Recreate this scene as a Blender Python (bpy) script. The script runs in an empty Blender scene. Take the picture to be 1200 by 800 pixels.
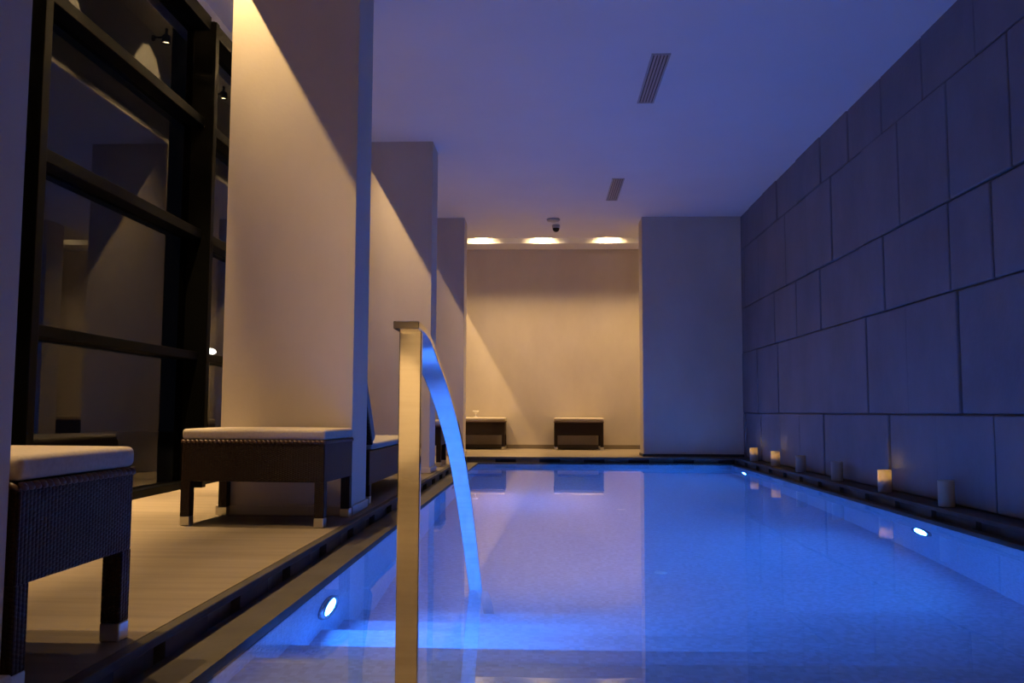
import bpy, bmesh, math, random
from mathutils import Vector, Matrix, Euler
random.seed(7)
C = bpy.context.scene.collection
PI = math.pi
R = math.radians

# ------------------------------------------------------------------ helpers
def link(name, bm, mats, parent=None, smooth=False, loc=None):
    me = bpy.data.meshes.new(name)
    bm.to_mesh(me); bm.free()
    if not isinstance(mats, (list, tuple)): mats = [mats]
    for m in mats: me.materials.append(m)
    if smooth:
        for p in me.polygons: p.use_smooth = True
    o = bpy.data.objects.new(name, me)
    C.objects.link(o)
    if parent is not None: o.parent = parent
    if loc is not None: o.location = loc
    return o

def auto_smooth(o, ang=35):
    me = o.data
    for p in me.polygons: p.use_smooth = True
    bm = bmesh.new(); bm.from_mesh(me)
    for e in bm.edges:
        if len(e.link_faces) == 2 and e.calc_face_angle(0) > R(ang): e.smooth = False
    bm.to_mesh(me); bm.free()
    return o

def tag(o, label, cat, group=None):
    o['label'] = label; o['category'] = cat
    if group: o['group'] = group
    return o

def thing(name, label, cat, loc=(0, 0, 0), rz=0.0, group=None):
    o = bpy.data.objects.new(name, None); C.objects.link(o)
    o.location = loc; o.rotation_euler = (0, 0, rz)
    o.empty_display_size = .1
    return tag(o, label, cat, group)

def struct(o):
    o['kind'] = 'structure'
    return o

def box(bm, x0, x1, y0, y1, z0, z1, bev=0.0, seg=2, mat=0):
    t = bmesh.new()
    bmesh.ops.create_cube(t, size=1)
    for v in t.verts:
        v.co = Vector((x0 + (v.co.x + .5) * (x1 - x0), y0 + (v.co.y + .5) * (y1 - y0), z0 + (v.co.z + .5) * (z1 - z0)))
    if bev > 0:
        bmesh.ops.bevel(t, geom=list(t.edges), offset=bev, segments=seg, profile=.5, affect='EDGES')
    for f in t.faces: f.material_index = mat
    merge(bm, t)

def merge(bm, t, M=None):
    me = bpy.data.meshes.new('tmp')
    if M is not None: t.transform(M)
    t.to_mesh(me); t.free()
    bm.from_mesh(me)
    bpy.data.meshes.remove(me)

def lathe(bm, prof, n=32, M=None, mat=0, cap=True):
    t = bmesh.new()
    rings = []
    for r, z in prof:
        if r < 1e-6: rings.append([t.verts.new((0, 0, z))])
        else: rings.append([t.verts.new((r * math.cos(2 * PI * i / n), r * math.sin(2 * PI * i / n), z)) for i in range(n)])
    for a, b in zip(rings[:-1], rings[1:]):
        if len(a) == 1 and len(b) == 1: continue
        for i in range(n):
            j = (i + 1) % n
            if len(a) == 1: t.faces.new((a[0], b[j], b[i]))
            elif len(b) == 1: t.faces.new((a[i], a[j], b[0]))
            else: t.faces.new((a[i], a[j], b[j], b[i]))
    bmesh.ops.recalc_face_normals(t, faces=list(t.faces))
    for f in t.faces: f.material_index = mat
    merge(bm, t, M)

def duplicate(root, loc, rz, label, cat=None):
    r = root.copy(); C.objects.link(r); r.location = loc; r.rotation_euler = (0, 0, rz)
    if label: r['label'] = label
    for ch in list(root.children):
        c = ch.copy(); C.objects.link(c); c.parent = r
        for g in list(ch.children):
            d = g.copy(); C.objects.link(d); d.parent = c
    return r

# ------------------------------------------------------------------ materials
def newmat(name):
    m = bpy.data.materials.new(name); m.use_nodes = True
    nt = m.node_tree
    for n in list(nt.nodes): nt.nodes.remove(n)
    out = nt.nodes.new('ShaderNodeOutputMaterial')
    return m, nt, out

def N(nt, t, **kw):
    n = nt.nodes.new(t)
    for k, v in kw.items():
        if k in n.inputs: n.inputs[k].default_value = v
        else: setattr(n, k, v)
    return n

def L(nt, a, b): nt.links.new(a, b)

def principled(name, col, rough=.5, metal=0.0, **kw):
    m, nt, out = newmat(name)
    p = N(nt, 'ShaderNodeBsdfPrincipled')
    p.inputs['Base Color'].default_value = (*col, 1)
    p.inputs['Roughness'].default_value = rough
    p.inputs['Metallic'].default_value = metal
    for k, v in kw.items(): p.inputs[k.replace('_', ' ')].default_value = v
    L(nt, p.outputs[0], out.inputs[0])
    return m, nt, p

def mottle(name, c0, c1, scale=(2, 2, 2), rough=.7, bump=.1, detail=6, bscale=40, dist=.004, streak=None, spec=.3):
    """two colours mixed by stretched noise, plus a fine noise bump"""
    m, nt, p = principled(name, c0, rough)
    p.inputs['Specular IOR Level'].default_value = spec
    tc = N(nt, 'ShaderNodeTexCoord'); mp = N(nt, 'ShaderNodeMapping')
    mp.inputs['Scale'].default_value = scale
    L(nt, tc.outputs['Object'], mp.inputs[0])
    no = N(nt, 'ShaderNodeTexNoise', Scale=1.0, Detail=detail, Roughness=.6)
    L(nt, mp.outputs[0], no.inputs['Vector'])
    rp = N(nt, 'ShaderNodeValToRGB')
    rp.color_ramp.elements[0].position = .3; rp.color_ramp.elements[0].color = (*c0, 1)
    rp.color_ramp.elements[1].position = .7; rp.color_ramp.elements[1].color = (*c1, 1)
    L(nt, no.outputs[0], rp.inputs[0]); L(nt, rp.outputs[0], p.inputs['Base Color'])
    n2 = N(nt, 'ShaderNodeTexNoise', Scale=bscale, Detail=4)
    L(nt, (mp if streak else tc).outputs[0 if streak else 'Object'], n2.inputs['Vector'])
    b = N(nt, 'ShaderNodeBump', Strength=bump, Distance=dist)
    L(nt, n2.outputs[0], b.inputs['Height']); L(nt, b.outputs[0], p.inputs['Normal'])
    return m

plaster = mottle('lime_plaster', (.50, .43, .36), (.60, .53, .45), (1.3, 1.3, .7), .55, .12, bscale=60, spec=.35)
white_paint = mottle('ceiling_paint', (.74, .73, .73), (.78, .77, .77), (1, 1, 1), .8, .03)
stone_slab = mottle('grey_stone_slab', (.158, .15, .172), (.21, .197, .226), (1.5, 2.2, 1.5), .6, .25, bscale=30, dist=.006)
floor_stone = mottle('travertine_floor', (.168, .134, .10), (.24, .195, .148), (1.2, 16, 4), .5, .04, bscale=5, streak=True, spec=.12)
dark_stone = mottle('dark_coping_stone', (.050, .044, .040), (.080, .070, .063), (5, 5, 5), .55, .1, bscale=50, spec=.12)
slot_black = principled('drain_slot_shade', (.006, .006, .006), .9)[0]
black_metal = principled('black_window_metal', (.001, .001, .001), .5, 0.0, Specular_IOR_Level=.04)[0]
steel = mottle('brushed_steel', (.60, .57, .52), (.68, .65, .60), (6, 6, 90), .07, .012)
for n in steel.node_tree.nodes:
    if n.type == 'BSDF_PRINCIPLED': n.inputs['Metallic'].default_value = 1.0
foot_metal = principled('foot_cap_metal', (.62, .60, .56), .3, 1.0)[0]
cushion_fabric = mottle('cushion_canvas', (.40, .34, .285), (.47, .405, .34), (90, 90, 90), .85, .25, bscale=260, dist=.001)
pad_fabric = mottle('lounger_canvas', (.30, .27, .26), (.36, .33, .31), (90, 90, 90), .85, .25, bscale=260, dist=.001)
vent_metal = principled('vent_brown_metal', (.42, .33, .28), .6, 0.0)[0]
vent_frame = principled('vent_frame_paint', (.42, .38, .36), .5)[0]
vent_dark = principled('vent_duct_dark', (.10, .075, .065), .8)[0]
white_plastic = principled('white_plastic', (.42, .41, .42), .45)[0]
dome_black = principled('dome_black', (.01, .008, .01), .12)[0]
lamp_housing = principled('lamp_housing', (.05, .05, .05), .4, .8)[0]
bezel_steel = principled('bezel_steel', (.55, .5, .52), .25, 1.0)[0]
ceramic_white = principled('ceramic_white', (.82, .78, .72), .25)[0]
wax_mat = principled('wax', (.75, .68, .55), .5, 0.0)[0]
wick_mat = principled('wick', (.02, .02, .02), .9)[0]
inlet_white = principled('inlet_plastic', (.85, .9, .92), .4)[0]
ground_mat = mottle('outside_gravel', (.03, .03, .028), (.05, .048, .045), (6, 6, 6), .9, .3)

def weave(name, ca, cb):
    m, nt, p = principled(name, ca, .5); p.inputs['Specular IOR Level'].default_value = .22
    tc = N(nt, 'ShaderNodeTexCoord'); sx = N(nt, 'ShaderNodeSeparateXYZ')
    L(nt, tc.outputs['Object'], sx.inputs[0])
    def M_(op, a, b=None):
        n = N(nt, 'ShaderNodeMath', operation=op)
        for i, q in enumerate((a, b)):
            if q is None: continue
            if isinstance(q, (int, float)): n.inputs[i].default_value = q
            else: L(nt, q, n.inputs[i])
        return n.outputs[0]
    u = M_('DIVIDE', M_('ADD', sx.outputs[0], sx.outputs[1]), .013)
    fl = M_('MULTIPLY', M_('MODULO', M_('FLOOR', M_('ADD', u, 400.0)), 2.0), .5)
    v = M_('ADD', M_('DIVIDE', sx.outputs[2], .010), fl)
    hu = M_('ABSOLUTE', M_('SINE', M_('MULTIPLY', u, PI)))
    hv = M_('ABSOLUTE', M_('SINE', M_('MULTIPLY', v, PI)))
    h = M_('MULTIPLY', M_('POWER', hu, .6), M_('POWER', hv, .6))
    mx = N(nt, 'ShaderNodeMix', data_type='RGBA')
    L(nt, h, mx.inputs[0]); mx.inputs[6].default_value = (*cb, 1); mx.inputs[7].default_value = (*ca, 1)
    L(nt, mx.outputs[2], p.inputs['Base Color'])
    b = N(nt, 'ShaderNodeBump', Strength=.8, Distance=.003)
    L(nt, h, b.inputs['Height']); L(nt, b.outputs[0], p.inputs['Normal'])
    return m
rattan = weave('dark_rattan', (.026, .0095, .005), (.005, .0025, .002))
rattan_rim = principled('rattan_rim', (.07, .032, .02), .4)[0]

def mosaic(name, base):
    m, nt, p = principled(name, base, .35)
    tc = N(nt, 'ShaderNodeTexCoord')
    mp = N(nt, 'ShaderNodeMapping'); mp.inputs['Scale'].default_value = (56, 56, 56)
    mp.inputs['Location'].default_value = (.137, .211, .173)
    L(nt, tc.outputs['Object'], mp.inputs[0])
    fl = N(nt, 'ShaderNodeVectorMath', operation='FLOOR'); L(nt, mp.outputs[0], fl.inputs[0])
    wn = N(nt, 'ShaderNodeTexWhiteNoise', noise_dimensions='3D'); L(nt, fl.outputs[0], wn.inputs['Vector'])
    rp = N(nt, 'ShaderNodeValToRGB')
    rp.color_ramp.elements[0].color = (*[c * .86 for c in base], 1)
    rp.color_ramp.elements[1].color = (*[min(1, c * 1.10) for c in base], 1)
    L(nt, wn.outputs[0], rp.inputs[0]); L(nt, rp.outputs[0], p.inputs['Base Color'])
    return m
pool_tile = mosaic('pool_mosaic', (.50, .62, .78))

def emitter(name, col, strength):
    m, nt, out = newmat(name)
    e = N(nt, 'ShaderNodeEmission'); e.inputs[0].default_value = (*col, 1); e.inputs[1].default_value = strength
    L(nt, e.outputs[0], out.inputs[0])
    return m
pool_lens = emitter('pool_lamp_lens', (.03, .228, 1.0), 430)
spot_lens = emitter('spot_lens', (1.0, .72, .38), 25)
flame_mat = emitter('flame', (1.0, .62, .12), 22)
globe_mat = emitter('globe_glow', (1.0, .93, .8), 14)

# water and window glass
water_mat, nt, out = newmat('pool_water')
g = N(nt, 'ShaderNodeBsdfGlass', IOR=1.333, Roughness=0.0); g.inputs['Color'].default_value = (.97, .985, 1, 1)
tc = N(nt, 'ShaderNodeTexCoord'); no = N(nt, 'ShaderNodeTexNoise', Scale=2.2, Detail=2)
L(nt, tc.outputs['Object'], no.inputs['Vector'])
b = N(nt, 'ShaderNodeBump', Strength=.05, Distance=.01)
L(nt, no.outputs[0], b.inputs['Height']); L(nt, b.outputs[0], g.inputs['Normal']); L(nt, g.outputs[0], out.inputs[0])

glass_mat, nt, out = newmat('window_glass')
g = N(nt, 'ShaderNodeBsdfGlass', IOR=1.45, Roughness=0.0); g.inputs['Color'].default_value = (.72, .73, .73, 1)
L(nt, g.outputs[0], out.inputs[0])

# frosted candle holder: lets candle light through
frost_mat, nt, out = newmat('frosted_glass')
t1 = N(nt, 'ShaderNodeBsdfTranslucent'); t1.inputs[0].default_value = (.80, .70, .50, 1)
d1 = N(nt, 'ShaderNodeBsdfDiffuse'); d1.inputs[0].default_value = (.50, .46, .42, 1)
mx = N(nt, 'ShaderNodeMixShader'); mx.inputs[0].default_value = .5
L(nt, d1.outputs[0], mx.inputs[1]); L(nt, t1.outputs[0], mx.inputs[2]); L(nt, mx.outputs[0], out.inputs[0])

# ------------------------------------------------------------------ measured layout
H_CAM = .56
XC, XL = -1.043, -1.768            # pool side / window side of the columns
ZC = 3.066
XWL, XWR, ZW = -.824, 2.28, -.0835  # water edges and level
XE, XER = -.967, 2.34
Y0, YW1 = 1.72, 10.87              # pool ends (water)
YE1 = 10.92
XW = 2.505
YB = 13.4
YN = -4.0
GX = -2.66                         # glass plane
ZF = -1.405                        # pool floor

# ------------------------------------------------------------------ setting
bm = bmesh.new()
box(bm, -2.9, XE - .03, YN, YB + .1, -.30, 0)                 # left deck
box(bm, XE - .03, XW + .1, YN, Y0 - .12, -.30, 0)             # near deck
box(bm, XE - .03, XW + .1, YE1 + .04, YB + .1, -.30, 0)       # far deck
struct(link('floor', bm, floor_stone))
bm = bmesh.new()
box(bm, XER + .03, XW + .1, Y0 - .12, YE1 + .04, -.30, -.001)
struct(link('trim_1', bm, dark_stone))

# coping: top stone, riser with drain slots, low strip at water level
def coping(name, p0, p1, inward, first, pitch, slot, drop=-.071):
    """p0->p1 runs along the deck edge, inward points to the pool, slots from 'first'"""
    d = Vector(p1) - Vector(p0); ln = d.length; d.normalize(); nrm = Vector(inward)
    M = Matrix(((d.x, nrm.x, 0, p0[0]), (d.y, nrm.y, 0, p0[1]), (0, 0, 1, 0), (0, 0, 0, 1)))
    t = bmesh.new()
    box(t, 0, ln, -.03, .006, -.024, 0, .004)                 # nosing
    box(t, 0, ln, -.055, -.032, -.20, -.025, 0, mat=1)        # black strip painting the shade inside the slots
    s = 0.0; k = first
    while s < ln:
        e = min(k, ln)
        if e > s + .005: box(t, s, e, -.031, 0, drop - .02, -.022)
        s = k + slot; k += pitch
    bm = bmesh.new(); merge(bm, t, M)
    bmesh.ops.recalc_face_normals(bm, faces=list(bm.faces))
    return struct(link(name, bm, [dark_stone, slot_black]))
coping('trim_2', (XE, Y0 - .09, 0), (XE, YE1, 0), (1, 0, 0), 3.08 - (Y0 - .09) - 3 * .55, .55, .27)
coping('trim_3', (XER, Y0 - .09, 0), (XER, YE1, 0), (-1, 0, 0), 5.19 - (Y0 - .09) - 6 * .55, .55, .26)
coping('trim_4', (XE, YE1, 0), (XER, YE1, 0), (0, -1, 0), .35, .55, .26)
coping('trim_5', (XE, Y0 - .09, 0), (XER, Y0 - .09, 0), (0, 1, 0), .3, .55, .25)
bm = bmesh.new()
zs = -.070
box(bm, XE - .002, XWL, Y0 - .09, YE1, -.16, zs)
box(bm, XWR, XER + .002, Y0 - .09, YE1, -.16, zs)
box(bm, XWL, XWR, YW1, YE1 + .002, -.16, zs)
box(bm, XWL, XWR, Y0 - .092, Y0, -.16, zs)
struct(link('trim_6', bm, dark_stone))

# pool basin with five steps at the near end
bm = bmesh.new()
box(bm, XWL - .12, XWL, Y0 - .12, YW1 + .12, ZF - .1, -.15)
box(bm, XWR, XWR + .12, Y0 - .12, YW1 + .12, ZF - .1, -.15)
box(bm, XWL, XWR, YW1, YW1 + .12, ZF - .1, -.15)
box(bm, XWL, XWR, Y0 - .12, Y0, ZF - .1, -.15)
box(bm, XWL, XWR, Y0, YW1, ZF - .1, ZF)
yp = Y0
for k, ye in enumerate((2.52, 2.873, 3.283, 3.640, 4.019)):
    box(bm, XWL, XWR, yp, ye, ZF, -.284 - .22 * k)
    yp = ye
struct(link('pool_basin', bm, pool_tile))
bm = bmesh.new()
box(bm, XWL - .01, XWR + .01, Y0 - .01, YW1 + .01, ZF - .02, ZW)
w = link('pool_water', bm, water_mat)
w['kind'] = 'stuff'; tag(w, 'still clear blue lit water filling the pool', 'water')

# ceiling with the light slots beside the window and in the far niche
bm = bmesh.new()
box(bm, XL, 2.62, YN, 12.50, ZC, 3.39)
box(bm, XL, 2.62, 12.90, YB + .1, ZC, 3.39)
box(bm, XL, -1.22, 12.50, 12.90, ZC, 3.39)
box(bm, -1.22, 2.62, 12.30, 12.50, 3.39, 3.46)
box(bm, -1.22, 2.62, 12.90, 13.10, 3.39, 3.46)
box(bm, -1.42, -1.22, 12.30, 13.10, 3.39, 3.46)
box(bm, -1.42, 2.62, 12.30, 13.10, 3.45, 3.90)
box(bm, -1.95, -1.6, YN, YB + .1, 3.40, 3.86)
box(bm, -2.9, -1.6, YN, YB + .1, 3.80, 3.95)
struct(link('ceiling', bm, white_paint))

bm = bmesh.new(); box(bm, -2.9, 2.62, YB, YB + .15, 0, 3.9); struct(link('wall_back', bm, plaster))
bm = bmesh.new(); box(bm, -2.9, 2.62, YN - .15, YN, 0, 3.9); struct(link('wall_front', bm, plaster))
bm = bmesh.new(); box(bm, -2.9, GX - .04, YN, YB, 3.53, 3.9); struct(link('wall_left', bm, white_paint))
bm = bmesh.new()
box(bm, 1.247, XW, 11.15, 11.55, 0, ZC + .01)
struct(link('wall_end', bm, plaster))
bm = bmesh.new()
box(bm, 1.247 - .012, XW, 11.138, 11.562, 0, .035, .003)
struct(link('baseboard_end', bm, dark_stone))
bm = bmesh.new()
box(bm, -2.6, XW, YB - .012, YB, 0, .06, .003)
struct(link('baseboard_back', bm, floor_stone))

# right wall: staggered stone slabs
rows = [(0, .552), (.552, 1.308), (1.308, 1.874), (1.874, 2.63), (2.63, 3.09)]
joints = [
    [11.06, 10.3, 9.47, 8.746, 8.004, 7.238, 6.495, 5.727, 4.99],
    [10.4, 9.5, 8.418, 6.884, 6.129, 5.372],
    [10.6, 9.571, 8.75, 8.009, 6.999, 6.495, 5.456, 4.945],
    [11.0, 10.28, 9.848, 9.101, 8.365, 7.638, 6.888, 6.17, 5.416, 4.691],
    [10.7, 10.0, 9.4, 8.659, 7.899, 7.198, 6.483, 5.772, 5.042]]
bm = bmesh.new()
box(bm, XW + .03, XW + .2, YN, YB + .1, -.3, 3.9)
for (z0, z1), js in zip(rows, joints):
    ys = [YB] + [12.6, 11.8] + js
    y = js[-1]
    while y > YN:
        y -= random.uniform(.62, .95); ys.append(max(y, YN))
    for a, c in zip(ys[:-1], ys[1:]):
        if a - c < .02: continue
        off = random.uniform(-.009, .009)
        box(bm, XW + off, XW + .08, c + .006, a - .006, z0 + .005, z1 - .005, .009, 2)
struct(link('wall_right', bm, stone_slab))

# columns
for (y0, y1) in ((1.30, 1.684), (4.727, 5.112), (7.938, 8.323), (11.166, 11.55)):
    bm = bmesh.new()
    box(bm, XL, XC, y0, y1, 0, ZC + .01, .004)
    c = struct(link('column', bm, plaster))
    bm = bmesh.new()
    box(bm, XL - .012, XC + .014, y0 - .012, y1 + .014, 0, .05, .004)
    link('plinth', bm, plaster, c)

# window wall: one window per bay, posts and transoms in black metal
ys = [-4.0, -1.85, .2, 2.15, 4.16, 6.36, 8.40, 10.45, YB]
XI = -2.49
zt = [(.93, .99), (1.83, 1.90), (2.68, 2.75)]
for i in range(1, len(ys)):
    a, c = ys[i - 1], ys[i]
    w = bpy.data.objects.new('window_%d' % i, None); C.objects.link(w); w.location = (GX, a, 0)
    w['kind'] = 'structure'
    def part(nm, x0, x1, y0, y1, z0, z1, m, bev=.004):
        t = bmesh.new(); box(t, x0 - GX, x1 - GX, y0 - a, y1 - a, z0, z1, bev); return link(nm, t, m, w)
    part('window_post', GX - .06, XI, c - .03, c + .035, 0, 3.50, black_metal)
    part('sill_rail', GX - .06, -2.58, a + .035, c - .03, 0, .05, black_metal)
    part('head_rail', GX - .06, -2.53, a + .035, c - .03, 3.43, 3.535, black_metal)
    z = .05
    for (z0, z1) in zt + [(3.43, 3.5)]:
        if z0 < 3.4: part('transom', GX - .05, -2.555, a + .035, c - .03, z0, z1, black_metal)
        part('pane', GX - .008, GX, a + .035, c - .03, z, z0, glass_mat, 0)
        z = z1

# outside ground
bm = bmesh.new(); box(bm, -12, -2.95, -6, 24, -.35, -.03); struct(link('ground', bm, ground_mat))

# ------------------------------------------------------------------ stools
def footed_leg(parent, x, y, h, s=.048, m=None):
    t = bmesh.new(); box(t, -s / 2, s / 2, -s / 2, s / 2, .045, h, .003)
    l = link('leg', t, m or rattan, parent, loc=(x, y, 0))
    t = bmesh.new(); box(t, -s / 2 - .001, s / 2 + .001, -s / 2 - .001, s / 2 + .001, 0, .046, .004)
    f = link('foot_cap', t, foot_metal, l); f['label'] = 'silver metal foot cap'
    return l

def cushion_bm(w, d, h, crown=.006, r=.016):
    t = bmesh.new()
    box(t, -w / 2, w / 2, -d / 2, d / 2, 0, h, r, 4)
    bmesh.ops.subdivide_edges(t, edges=[e for e in t.edges if e.calc_length() > .2], cuts=6, use_grid_fill=True)
    for v in t.verts:
        if v.co.z > h * .6:
            u = 1 - (2 * v.co.x / w) ** 2; q = 1 - (2 * v.co.y / d) ** 2
            v.co.z += crown * max(0, u) ** .5 * max(0, q) ** .5
    return t

SW, SD = .72, .48
def make_stool(label):
    r = thing('rattan_stool', label, 'stool', group='rattan stools by the pool')
    t = bmesh.new(); box(t, -SW / 2, SW / 2, -SD / 2, SD / 2, .215, .412, .006)
    link('apron', t, rattan, r)
    t = bmesh.new()                                            # braided rim under the cushion
    per = [((-SW / 2, -SD / 2), (SW / 2, -SD / 2)), ((SW / 2, -SD / 2), (SW / 2, SD / 2)), ((SW / 2, SD / 2), (-SW / 2, SD / 2)), ((-SW / 2, SD / 2), (-SW / 2, -SD / 2))]
    for p, q in per:
        p, q = Vector((*p, 0)), Vector((*q, 0)); n = int((q - p).length / .022)
        dr = (q - p).normalized()
        for k in range(n):
            c = p + (q - p) * ((k + .5) / n)
            s = bmesh.new(); bmesh.ops.create_uvsphere(s, u_segments=8, v_segments=5, radius=1)
            M = Matrix.Translation((c.x, c.y, .409)) @ dr.to_track_quat('X', 'Z').to_matrix().to_4x4() @ Matrix.Rotation(R(28), 4, 'Y') @ Matrix.Diagonal((.016, .009, .0075, 1))
            merge(t, s, M)
    link('braided_rim', t, rattan_rim, r, smooth=True)
    for sx in (-1, 1):
        for sy in (-1, 1):
            footed_leg(r, sx * (SW / 2 - .024), sy * (SD / 2 - .024), .217)
    o = link('cushion', cushion_bm(SW + .005, SD + .005, .050), cushion_fabric, r, loc=(0, 0, .419))
    auto_smooth(o, 50)
    return r
st = make_stool('dark woven stool against the near left column, at the edge of the view')
XS = -1.405
st.location = (XS + .015, 1.935, 0)
duplicate(st, (XS, 4.468, 0), R(-3.5), 'dark woven stool with beige cushion in front of the big lit column')
duplicate(st, (XS - .005, 9.10, 0), 0, 'dark woven stool behind the arched handrail, past the second column')
duplicate(st, (.50, 13.13, 0), 0, 'dark woven stool alone at the middle of the far niche wall')
duplicate(st, (-.945, 13.13, 0), 0, 'dark woven stool at the left of the far niche, with a small cup on it')
duplicate(st, (1.88, 13.13, 0), 0, 'dark woven stool seen only as a reflection low in the left window')

# small cup on the niche stool
bm = bmesh.new()
lathe(bm, [(0, 0), (.030, 0), (.032, .006), (.010, .014), (.008, .045), (.014, .056), (.040, .072), (.050, .098), (.047, .098), (.037, .076), (.010, .062), (0, .060)], 24)
cup = link('footed_cup', bm, ceramic_white, smooth=True, loc=(-1.034, 13.10, .4745))
tag(cup, 'small white footed cup on the left stool of the niche', 'cup')

# ------------------------------------------------------------------ lounger between the first and second columns
lg = thing('sun_lounger', 'dark woven sun lounger with raised back between the first two columns', 'sun lounger', (XS, 6.25, 0))
LW, Ya, Yb = .70, -.98, .98
t = bmesh.new(); box(t, -LW / 2, LW / 2, Ya, Yb, .115, .318, .006); link('frame', t, rattan, lg)
for sx in (-1, 1):
    for yy in (Ya + .05, Yb - .05):
        footed_leg(lg, sx * (LW / 2 - .03), yy, .12, .055)
hinge = -.86
t = cushion_bm(LW - .01, Yb - hinge - .01, .042, .004)
o = link('seat_cushion', t, pad_fabric, lg, loc=(0, (hinge + Yb) / 2, .320)); auto_smooth(o, 50)
# backrest: slatted frame leaning towards the near end, with its cushion
bk = bmesh.new(); box(bk, -LW / 2 + .01, LW / 2 - .01, 0, .72, -.03, 0, .006)
b = link('backrest', bk, rattan, lg, loc=(0, hinge + .02, .335)); b.rotation_euler = (R(130), 0, 0)
t = cushion_bm(LW - .01, .74, .075, .01, .025)
c = link('back_cushion', t, pad_fabric, b, loc=(0, .37, -.032)); c.rotation_euler = (PI, 0, 0); auto_smooth(c, 50)
c['label'] = 'raised canvas back cushion'

# ------------------------------------------------------------------ handrail
def catmull(pts, n=10):
    P = [Vector(p) for p in pts]; P = [2 * P[0] - P[1]] + P + [2 * P[-1] - P[-2]]; o = []
    for i in range(1, len(P) - 2):
        for k in range(n):
            t = k / n; a, b_, c_, d_ = P[i - 1:i + 3]
            o.append(.5 * ((2 * b_) + (-a + c_) * t + (2 * a - 5 * b_ + 4 * c_ - d_) * t * t + (-a + 3 * b_ - 3 * c_ + d_) * t ** 3))
    o.append(P[-2]); return o
hr = thing('pool_handrail', 'flat polished steel handrail arching from the near deck into the water', 'handrail', (-.25, 1.62, 0))
W2 = .0232; WP = .0205
path = catmull([(1.56, .722), (1.65, .720), (1.75, .706), (1.87, .673), (2.05, .625), (2.27, .548), (2.48, .452), (2.66, .345), (2.85, .215), (3.03, .078), (3.25, -.092), (3.48, -.31), (3.75, -.68), (3.95, -1.03), (4.13, ZF + .002)], 8)
t = bmesh.new(); prev = None; TH = .014
for i, p in enumerate(path):
    d = (path[min(i + 1, len(path) - 1)] - path[max(i - 1, 0)]).normalized()
    n = Vector((-d.y, d.x))
    q = p - n * TH
    ring = [t.verts.new((sx * W2, pt.x - 1.62, pt.y)) for pt, sx in ((p, -1), (p, 1), (q, 1), (q, -1))]
    if prev:
        for k in range(4): t.faces.new((prev[k], prev[(k + 1) % 4], ring[(k + 1) % 4], ring[k]))
    else: t.faces.new(ring)
    prev = ring
t.faces.new(prev[::-1])
bmesh.ops.recalc_face_normals(t, faces=list(t.faces))
bmesh.ops.bevel(t, geom=[e for e in t.edges if len(e.link_faces) == 2 and e.calc_face_angle(0) > .7], offset=.0012, segments=1, affect='EDGES')
auto_smooth(link('rail_bar', t, steel, hr), 40)
t = bmesh.new(); box(t, -WP, WP, -.008, .008, .004, .711, .0015, 2); link('rail_post', t, steel, hr)
t = bmesh.new(); box(t, -.05, .05, -.04, .04, 0, .008, .002); link('base_plate', t, steel, hr)
t = bmesh.new(); box(t, -.04, .04, -.03, .03, 0, .01, .002); link('floor_flange', t, steel, hr, loc=(0, 4.14 - 1.62, ZF))

# ------------------------------------------------------------------ candles on the right ledge
def make_candle(lit):
    r = thing('candle_holder', '', 'candle', group='candle holders on the right ledge')
    t = bmesh.new()
    lathe(t, [(0, .004), (.039, .004), (.0425, .012), (.0425, .152), (.0445, .156), (.047, .152), (.047, .006), (.044, 0), (0, 0)], 28)
    link('frosted_glass', t, frost_mat, r, smooth=True)
    t = bmesh.new()
    lathe(t, [(0, .006), (.038, .006), (.038, .082), (.034, .087), (.012, .082), (0, .082)], 24)
    link('wax', t, wax_mat, r, smooth=True)
    t = bmesh.new(); lathe(t, [(0, .080), (.0015, .080), (.0015, .097), (0, .097)], 8, Matrix.Translation((-.012, 0, 0))); link('wick', t, wick_mat, r)
    if lit:
        t = bmesh.new(); lathe(t, [(0, .094), (.006, .100), (.009, .110), (.006, .124), (0, .138)], 14, Matrix.Translation((-.012, 0, 0)))
        link('flame', t, flame_mat, r, smooth=True)
    return r
protoL, protoU = make_candle(True), make_candle(False)
cl = [(10.29, True, 'lit candle in frosted glass, farthest along the right ledge by the end wall'),
      (9.34, True, 'lit candle in frosted glass, second from the end wall on the right ledge'),
      (8.43, False, 'unlit frosted candle holder, the farther of the two standing between lit candles'),
      (7.40, False, 'unlit frosted candle holder just beyond the large lit candle on the ledge'),
      (6.38, True, 'lit candle in frosted glass between two unlit holders, above the right pool lamp'),
      (5.42, False, 'unlit frosted candle holder nearest the camera on the right ledge'),
      (4.45, True, 'lit candle in frosted glass cut off by the right edge of the view')]
usedL = usedU = False
for y, lit, lab in cl:
    if lit and not usedL: o = protoL; usedL = True
    elif not lit and not usedU: o = protoU; usedU = True
    else: o = duplicate(protoL if lit else protoU, (0, 0, 0), 0, None)
    o.location = (2.42, y, 0); o['label'] = lab
    if lit:
        ld = bpy.data.lights.new('candle_light', 'POINT'); ld.color = (1, .70, .20); ld.energy = .17; ld.shadow_soft_size = .008
        lo = bpy.data.objects.new('candle_light', ld); C.objects.link(lo); lo.location = (2.402, y, .147)

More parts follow.
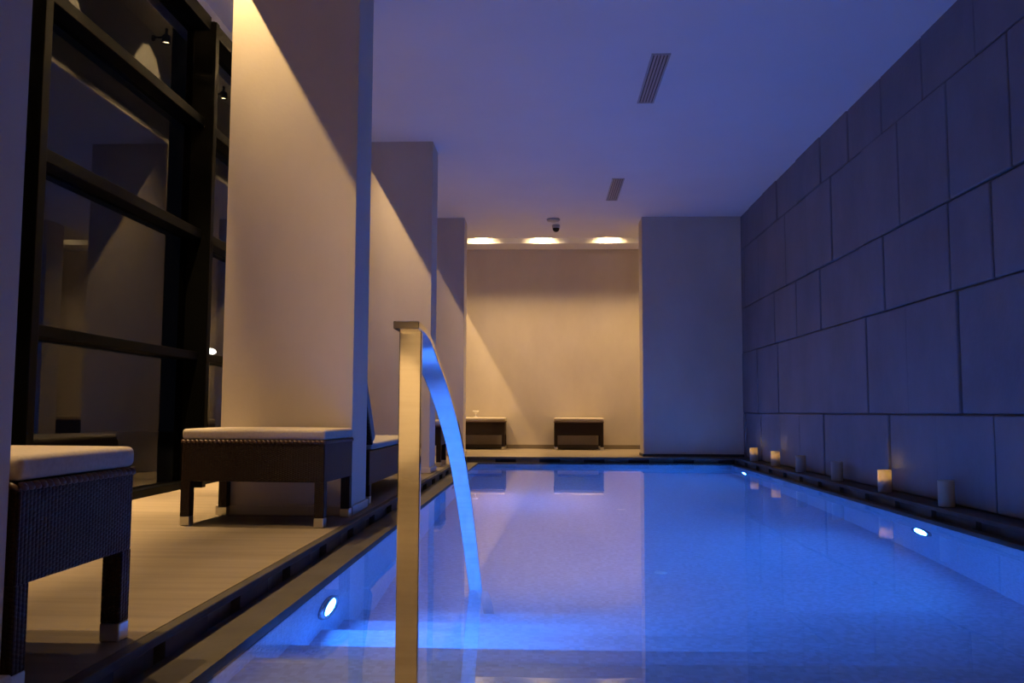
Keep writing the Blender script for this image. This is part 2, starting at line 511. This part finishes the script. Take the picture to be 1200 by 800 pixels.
# ------------------------------------------------------------------ underwater lamps
def pool_lamp(loc, nx, label, first=[None]):
    if first[0] is None:
        r = thing('underwater_lamp', label, 'lamp', loc, group='lamps in the pool walls')
        t = bmesh.new(); Mx = Matrix.Rotation(PI / 2, 4, 'Y')
        lathe(t, [(.105, 0), (.128, 0), (.130, .008), (.122, .020), (.106, .022), (.098, .012), (.098, .002)], 40, Mx)
        link('bezel', t, bezel_steel, r, smooth=True)
        t = bmesh.new(); lathe(t, [(.098, .006), (.085, .013), (.05, .017), (0, .019)], 32, Mx)
        link('lens', t, pool_lens, r, smooth=True)
        first[0] = r
    else: r = duplicate(first[0], loc, 0, label)
    r.rotation_euler = (0, 0, 0 if nx > 0 else PI)
    return r
pool_lamp((XWL, 3.345, -.49), 1, 'round glowing lamp in the left pool wall above the steps')
pool_lamp((XWL, 7.92, -.48), 1, 'round glowing lamp in the left pool wall far past the handrail')
pool_lamp((XWR, 5.44, -.61), -1, 'round glowing lamp in the right pool wall, the big one below the candles')
pool_lamp((XWR, 10.12, -.72), -1, 'round glowing lamp in the right pool wall close to the far corner')

# floor inlets
for y, x, lab in ((5.035, .65, 'small white floor inlet under the water nearer the camera'), (7.35, .63, 'small white floor inlet under the water farther down the pool')):
    t = bmesh.new(); lathe(t, [(0, .012), (.03, .012), (.036, .008), (.041, .002), (.041, 0), (0, 0)], 24)
    o = link('floor_inlet', t, inlet_white, smooth=True, loc=(x, y, ZF)); tag(o, lab, 'inlet', 'inlets in the pool floor')

# ------------------------------------------------------------------ ceiling vents, detector, camera
def make_vent(loc, label):
    r = thing('ceiling_vent', label, 'vent', loc, group='slot vents in the ceiling')
    w, l = .068, .49
    t = bmesh.new()
    box(t, -w, -w + .016, -l, l, -.008, .004, .002); box(t, w - .016, w, -l, l, -.008, .004, .002)
    box(t, -w + .016, w - .016, -l, -l + .016, -.008, .004, .002); box(t, -w + .016, w - .016, l - .016, l, -.008, .004, .002)
    link('vent_frame', t, vent_frame, r)
    t = bmesh.new(); box(t, -w + .01, w - .01, -l + .01, l - .01, -.001, .003); link('vent_backing', t, vent_dark, r)
    for k in range(4):
        t = bmesh.new(); box(t, -.008, .008, -l + .016, l - .016, -.0015, .0015)
        s = link('vent_slat', t, vent_metal, r, loc=(-.036 + k * .024, 0, -.0055)); s.rotation_euler = (0, R(28), 0)
    return r
v = make_vent((.815, 6.47, ZC), 'long slot vent in the ceiling nearer the camera')
duplicate(v, (.790, 9.76, ZC), 0, 'shorter looking slot vent in the ceiling farther away')

bm = bmesh.new(); lathe(bm, [(0, 0), (.085, 0), (.088, -.010), (.078, -.028), (.05, -.036), (0, -.038)], 28)
o = link('smoke_detector', bm, white_plastic, smooth=True, loc=(.11, 11.25, ZC)); tag(o, 'flat round smoke detector on the ceiling before the niche', 'smoke detector')
r = thing('security_camera', 'small dark dome camera hanging from the ceiling before the niche', 'camera', (.15, 11.62, ZC))
t = bmesh.new(); lathe(t, [(0, 0), (.050, 0), (.055, -.008), (.052, -.045), (0, -.045)], 24); link('mount', t, white_plastic, r, smooth=True)
t = bmesh.new(); lathe(t, [(.047, -.045)] + [(.047 * math.cos(a), -.05 - .047 * math.sin(a)) for a in [i * PI / 16 for i in range(9)]], 24); link('dome', t, dome_black, r, smooth=True)

# ------------------------------------------------------------------ warm spotlights hidden in the slots, plus added lights
WARM = (1.0, .665, .29)
def make_spot():
    r = thing('slot_spotlight', '', 'lamp')
    t = bmesh.new(); lathe(t, [(0, .115), (.012, .115), (.012, .055), (.030, .05), (.036, .04), (.036, -.02), (.032, -.02), (.030, -.004), (0, -.004)], 20)
    link('lamp_housing', t, lamp_housing, r, smooth=True)
    t = bmesh.new(); lathe(t, [(0, -.012), (.020, -.010), (.030, -.006)], 18)
    link('lamp_lens', t, spot_lens, r, smooth=True)
    t = bmesh.new(); Mx = Matrix.Translation((.112, 0, 0))  # added second head, only to carry the scallop beam
    lathe(t, [(0, .05), (.014, .05), (.016, .042), (.016, .008), (.012, .008), (.011, .016), (0, .016)], 16, Mx)
    box(t, .02, .10, -.006, .006, .026, .038)
    link('added_scallop_head', t, lamp_housing, r, smooth=False)
    return r
sp0 = make_spot(); used = False
def place_spot(x, y, z, label, group, energy, aim, size=110, blend=1.0, spill=0, soft=.012):
    global used
    if not used: o = sp0; used = True
    else: o = duplicate(sp0, (0, 0, 0), 0, None)
    o.location = (x, y, z); o['label'] = label; o['group'] = group
    ld = bpy.data.lights.new('spot_beam', 'SPOT'); ld.color = WARM; ld.energy = energy
    ld.spot_size = R(size); ld.spot_blend = blend; ld.shadow_soft_size = soft
    lo = bpy.data.objects.new('spot_beam', ld); C.objects.link(lo); lo.location = (x, y, z - .035)
    lo.rotation_euler = Vector(aim).to_track_quat('-Z', 'Y').to_euler()
    if spill:                                                   # wide soft edge of the same lamp
        l2 = bpy.data.lights.new('spot_spill', 'SPOT'); l2.color = WARM; l2.energy = spill
        l2.spot_size = R(92); l2.spot_blend = .8; l2.shadow_soft_size = .012
        o2 = bpy.data.objects.new('spot_spill', l2); C.objects.link(o2); o2.location = (x, y, z - .035)
        o2.rotation_euler = Vector((.95, 0, -1)).to_track_quat('-Z', 'Y').to_euler()
        l3 = bpy.data.lights.new('scallop_beam', 'SPOT'); l3.color = WARM; l3.energy = 22  # added beam that draws the bright scallop on the slot face
        l3.spot_size = R(100); l3.spot_blend = .25; l3.shadow_soft_size = .006
        o3 = bpy.data.objects.new('scallop_beam', l3); C.objects.link(o3); o3.location = (x + .114, y, z + .0)
for k in range(-3, 9):
    place_spot(-2.1, 1.77 + 1.33 * k, 3.69, 'small warm spotlight in the slot above the window, seen mirrored in the panes', 'spotlights over the window', 1420, (-.16, 0, -1), 44, 1.0, 370)
for x, lab in ((-.95, 'leftmost glowing lamp in the ceiling slot of the far niche'), (-.04, 'middle glowing lamp in the ceiling slot of the far niche'),
               (.95, 'glowing lamp in the niche ceiling slot closest to the end wall block'), (1.94, 'niche slot lamp behind the end wall block, seen in the window reflection')):
    place_spot(x, 12.848, 3.25, lab, 'lamps in the niche slot', 170, (0, .0, -1), 150, 1.0, 0, .05)
    la = bpy.data.lights.new('niche_fill_light', 'AREA'); la.color = WARM; la.energy = 3.6; la.spread = R(92); la.shape = 'RECTANGLE'; la.size = .30; la.size_y = .26  # added fill that lifts the upper niche wall, not a real panel
    oa = bpy.data.objects.new('niche_fill_light', la); C.objects.link(oa); oa.location = (x, 12.68, 3.36)

for x in (-1.2, .1):  # added out of view: warm reflection in the rail post, warm bounce nearby
    place_spot(x, -2.3, 2.955, 'added unseen spotlight behind the viewer, warming the front wall', 'added spotlights behind the viewer', 720 if x < -1 else 480, (0, -1.7, -2.3), 11 if x < -1 else 60, .2)
# lamp post outside
lp = thing('garden_lamp', 'small white glowing lamp outside, behind the window post', 'lamp', (-5.0, 12.81, -.03))
t = bmesh.new(); lathe(t, [(0, 0), (.10, 0), (.10, .015), (.03, .03), (.025, 1.40), (.05, 1.41), (.05, 1.425), (0, 1.425)], 20); link('lamp_post', t, black_metal, lp, smooth=True)
t = bmesh.new(); lathe(t, [(0, 1.418), (.05, 1.42), (.095, 1.445), (.10, 1.465), (.085, 1.49), (.045, 1.51), (0, 1.515)], 24); link('lamp_globe', t, globe_mat, lp, smooth=True)

# ------------------------------------------------------------------ world, camera, view
wd = bpy.data.worlds.new('night'); bpy.context.scene.world = wd; wd.use_nodes = True
bg = wd.node_tree.nodes['Background']; bg.inputs[0].default_value = (.10, .13, .25, 1); bg.inputs[1].default_value = .012

f, p, y, rr = 1023.9, .08, -.0377, -.0037
def ray(a, b):
    cr, sr = math.cos(rr), math.sin(rr); a, b = a * cr + b * sr, -a * sr + b * cr
    cp, sp = math.cos(p), math.sin(p); yf = cp - b * sp; Z = sp + b * cp
    cy, sy = math.cos(y), math.sin(y)
    return Vector((a * cy + yf * sy, -a * sy + yf * cy, Z))
fw = ray(0, 0); rt = ray(1, 0) - fw; up = ray(0, 1) - fw
cam = bpy.data.cameras.new('camera'); co = bpy.data.objects.new('camera', cam); C.objects.link(co)
M = Matrix((rt, up, -fw)).transposed().to_4x4(); M.translation = (0, 0, H_CAM)
co.matrix_world = M
cam.sensor_width = 36; cam.lens = f / 1200 * 36; cam.clip_start = .02; cam.clip_end = 100
S = bpy.context.scene; S.camera = co
S.view_settings.view_transform = 'Standard'; S.view_settings.look = 'None'; S.view_settings.gamma = 1; S.view_settings.use_curve_mapping = False
S.view_settings.exposure = 0.0
cy_ = S.cycles
cy_.use_denoising = True
cy_.max_bounces = 12; cy_.diffuse_bounces = 5; cy_.glossy_bounces = 6; cy_.transmission_bounces = 10
cy_.sample_clamp_indirect = 4.0
cy_.caustics_refractive = True; cy_.caustics_reflective = True; cy_.blur_glossy = .5
